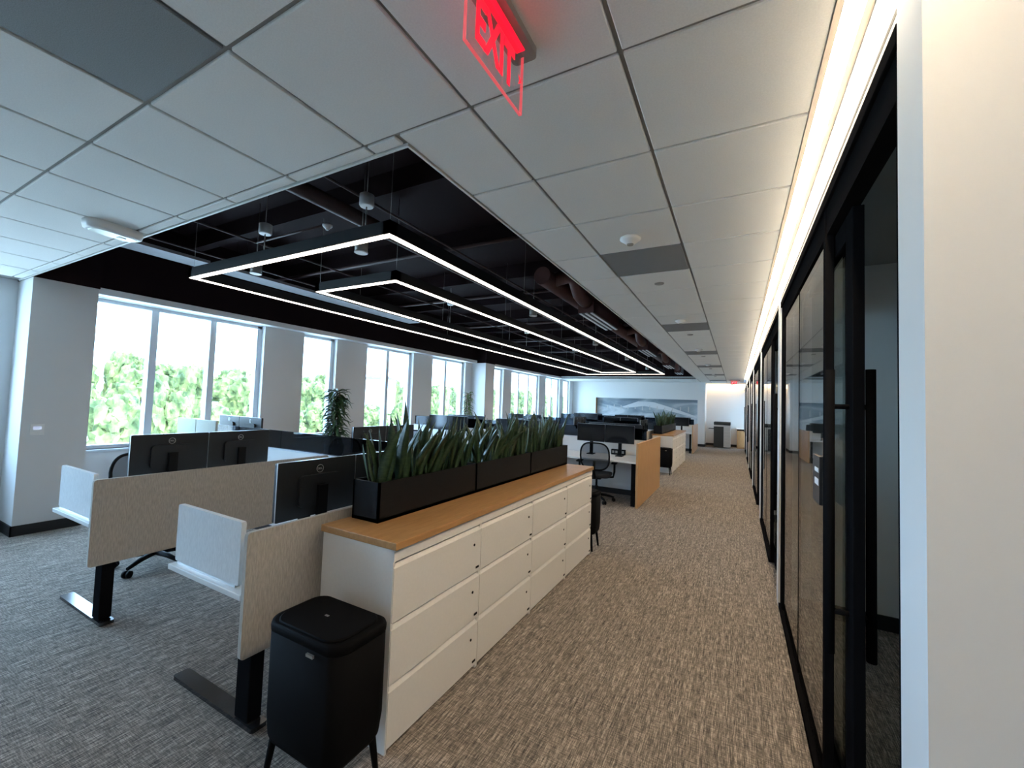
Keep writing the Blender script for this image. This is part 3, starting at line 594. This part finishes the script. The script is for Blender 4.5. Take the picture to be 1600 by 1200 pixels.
# ------------------------------------------------------------------ wall fittings, art, copier
def plate(loc, rz, label, name, cat, wd, h, face):
    r = thing(name, label, cat, loc, rz); obj('plate', B(-wd/2, wd/2, -.012, 0, -h/2, h/2, bev=.003), 'white', r); obj('display', B(-wd*.3, wd*.3, -.014, -.012, .0, h*.3), face, r)
plate((-6.88, 1.585, 1.15), PI/2, 'white thermostat with small lit display on column', 'thermostat', 'thermostat', .11, .12, 'glow')
plate((-6.57, YF, 1.45), 0, 'white notice plate on wall left of art niche', 'wall_plate', 'plate', .24, .30, 'paper')
def art_material():
    m = bpy.data.materials.new('landscape_print'); m.use_nodes = True; nt = m.node_tree; b = nt.nodes['Principled BSDF']; N = nt.nodes.new; L = nt.links.new
    tc = N('ShaderNodeTexCoord'); mp = N('ShaderNodeMapping'); mp.inputs['Scale'].default_value = (.45, 1, 1.5); L(tc.outputs['Object'], mp.inputs[0])
    n = N('ShaderNodeTexNoise'); n.inputs['Scale'].default_value = 1.3; n.inputs['Detail'].default_value = 6; n.inputs['Distortion'].default_value = 1.2; L(mp.outputs[0], n.inputs['Vector'])
    r = N('ShaderNodeValToRGB'); e = r.color_ramp.elements; e[0].position = .38; e[0].color = (.20, .25, .29, 1); e[1].position = .62; e[1].color = (.60, .63, .64, 1); k = e.new(.5); k.color = (.34, .39, .42, 1)
    L(n.outputs['Fac'], r.inputs[0]); L(r.outputs[0], b.inputs['Base Color']); b.inputs['Roughness'].default_value = .6; return m
MT['art'] = art_material()
o = thing('wall_art', 'wide grey-blue landscape print set in niche of end wall', 'picture', (-3.85, YF+.20, 1.43)); obj('print', B(-2.31, 2.33, 0, .02, -.63, .63), 'art', o)
bm = bmesh.new(); prism(bm, [(-1.1, .20), (-.3, .50), (.4, .48), (1.2, .25), (2.3, -.12), (2.3, -.2), (1.0, .12), (.0, .28), (-.9, .16)], lambda u, v, q: (u, -q, v), .004); obj('ridge', bm, 'fabricw', o)
for k in range(12):
    x = -1.8+.34*k; obj('figure', B(x-.02, x+.02, -.008, 0, .10+.03*math.sin(k*2.1), .27+.04*math.sin(k*1.3)), 'copwhite', o)
o = thing('copier', 'tall office copier in the alcove with white drawers', 'copier', (-.53, 20.72, 0))
obj('dark_side', B(-.33, .06, -.33, .33, .03, .92, bev=.01), 'copgrey', o); body = obj('drawer_stack', B(.06, .33, -.33, .33, .03, .92, bev=.01), 'copwhite', o)
for z in (.06, .20, .34, .48, .62, .76): obj('drawer', B(.075, .315, -.342, -.33, z, z+.12, bev=.004), 'copwhite', body)
obj('paper_slot', B(-.33, .33, -.34, .33, .92, .99, bev=.006), 'copwhite', o); obj('scanner', B(-.33, .33, -.34, .33, .99, 1.13, bev=.02), 'copgrey', o); obj('side_tray', B(-.55, -.33, -.15, .2, .80, .825), 'copgrey', o); obj('control_panel', B(.05, .32, -.44, -.34, 1.0, 1.03), 'black', o)
o = thing('oak_cabinet', 'low oak cabinet with white top beside the copier', 'cabinet', (.22, 20.95, 0)); obj('body', B(-.18, .12, -.3, .4, 0, .84), 'oak2', o); obj('top', B(-.20, .125, -.32, .4, .84, .87), 'laminate', o); obj('door', B(-.17, .11, -.312, -.3, .03, .76), 'oak2', o); obj('pull_slot', B(-.17, .11, -.315, -.3, .77, .83), 'black', o)
o = thing('room_sign', 'black room sign with white print on the first glass panel', 'sign', (XG+.002, 2.47, 1.33)); obj('plate', B(-.006, .006, -.09, .09, -.11, .11), 'plaque', o)
for z, h in ((.045, .02), (-.01, .03)): obj('print_strip', B(-.0075, -.006, -.07, .03, z-h/2, z+h/2), 'paper', o)
# ------------------------------------------------------------------ outdoors
GZ = -5.5
def hz(x, y):
    d = max(0, -x-72); return GZ+min(6.0, d*.09)+.25*noise.noise((x*.04, y*.04, 0))
bm = bmesh.new(); nx, ny = 30, 40; gv = [[bm.verts.new((-8.5-160*i/nx, -60+340*j/ny, hz(-8.5-160*i/nx, -60+340*j/ny))) for j in range(ny+1)] for i in range(nx+1)]
for i in range(nx):
    for j in range(ny): bm.faces.new((gv[i][j], gv[i+1][j], gv[i+1][j+1], gv[i][j+1]))
o = obj('ground', bm, 'ground'); o['kind'] = 'structure'
def crown(seed):
    # unit crown: horizontal radius 1, top at z = 1
    bm = bmesh.new(); q = random.Random(seed)
    for k in range(18):
        an = q.uniform(0, 6.28); z = q.uniform(.12, 1.0); rr = .50*math.sqrt(q.random())*(1-.45*max(0, z-.55)); p = Vector((rr*math.cos(an), rr*math.sin(an), z)); sz = q.uniform(.24, .40); m = bmesh.ops.create_icosphere(bm, subdivisions=3, radius=sz, matrix=Matrix.Translation(p))
        for v in m['verts']:
            d = (v.co-p).normalized(); v.co += d*sz*(.40*noise.noise(v.co*5+Vector((seed, 0, 0)))+.42*noise.noise(v.co*12)+.25*noise.noise(v.co*27))
    R = max(math.hypot(v.co.x, v.co.y) for v in bm.verts); zt = max(v.co.z for v in bm.verts)
    for v in bm.verts: v.co = Vector((v.co.x/R, v.co.y/R, v.co.z/zt))
    cm = bpy.data.meshes.new('crown'); bm.to_mesh(cm); bm.free(); cm.materials.append(MT['foliage']); return cm
CR = [crown(i) for i in range(5)]
bm = bmesh.new(); tube(bm, (0, 0, -.1), (0, 0, .5), .06, .03, n=7); TR = bpy.data.meshes.new('trunk'); bm.to_mesh(TR); bm.free(); TR.materials.append(MT['wood'])
def tree_row(n, xr, y, rr, hr, label, grp):
    rp = 0
    for k in range(n):
        r_t = rnd.uniform(*rr); h_t = rnd.uniform(*hr); x = -rnd.uniform(*xr); y += (rp+r_t)*.97 if k else 0; rp = r_t
        if math.hypot(x+86, y-83) < 7+r_t: y = max(y, 83+7.5+r_t)
        t_ = thing('tree', label, 'tree', (x, y, hz(x, y)), rnd.uniform(0, 6), grp); c_ = obj('crown', rnd.choice(CR), None, t_); c_.scale = (r_t, r_t, h_t); u_t = obj('trunk', TR, None, t_); u_t.scale = (r_t*1.3, r_t*1.3, h_t)
tree_row(36, (66, 70), -16, (2.8, 3.7), (5.4, 7.8), 'light green tree in the front row across the car park', 'trees in the front row outside')
tree_row(30, (92, 97), -22, (4.0, 5.2), (8.4, 11.0), 'green tree on the slope behind the front row', 'trees on the slope outside')
tree_row(30, (122, 128), -28, (4.6, 6.0), (9.0, 11.6), 'hazy tree along the far ridge outside', 'trees on the ridge outside')
o = thing('house', 'white house with dark roof among trees on ridge', 'house', (-86, 83, 3.6), .75)
obj('wall', B(-4, 4, -3, 3, -6, 3), 'house', o); bm = bmesh.new(); prism(bm, [(-4.6, 3), (4.6, 3), (0, 4.8)], lambda u, v, q: (u, -3.4+q, v), 6.8); obj('roof', bm, 'roof', o)
for y in (-1.6, 1.6): obj('window', B(4, 4.05, y-.5, y+.5, .4, 1.8), 'roof', o)
for x, y in ((-24, 8.5), (-27, 30)):
    o = thing('lamp_post', 'slim street lamp in the car park outside', 'lamp post', (x, y, GZ), group='lamp posts outside'); bm = bmesh.new(); path(bm, [(0, 0, 0), (0, 0, 4.6), (0, .3, 4.95), (0, 1.2, 5.0)], .05, 8); obj('pole', bm, 'alum', o); obj('head', B(-.12, .12, 1.1, 1.6, 4.93, 5.02), 'alum', o)
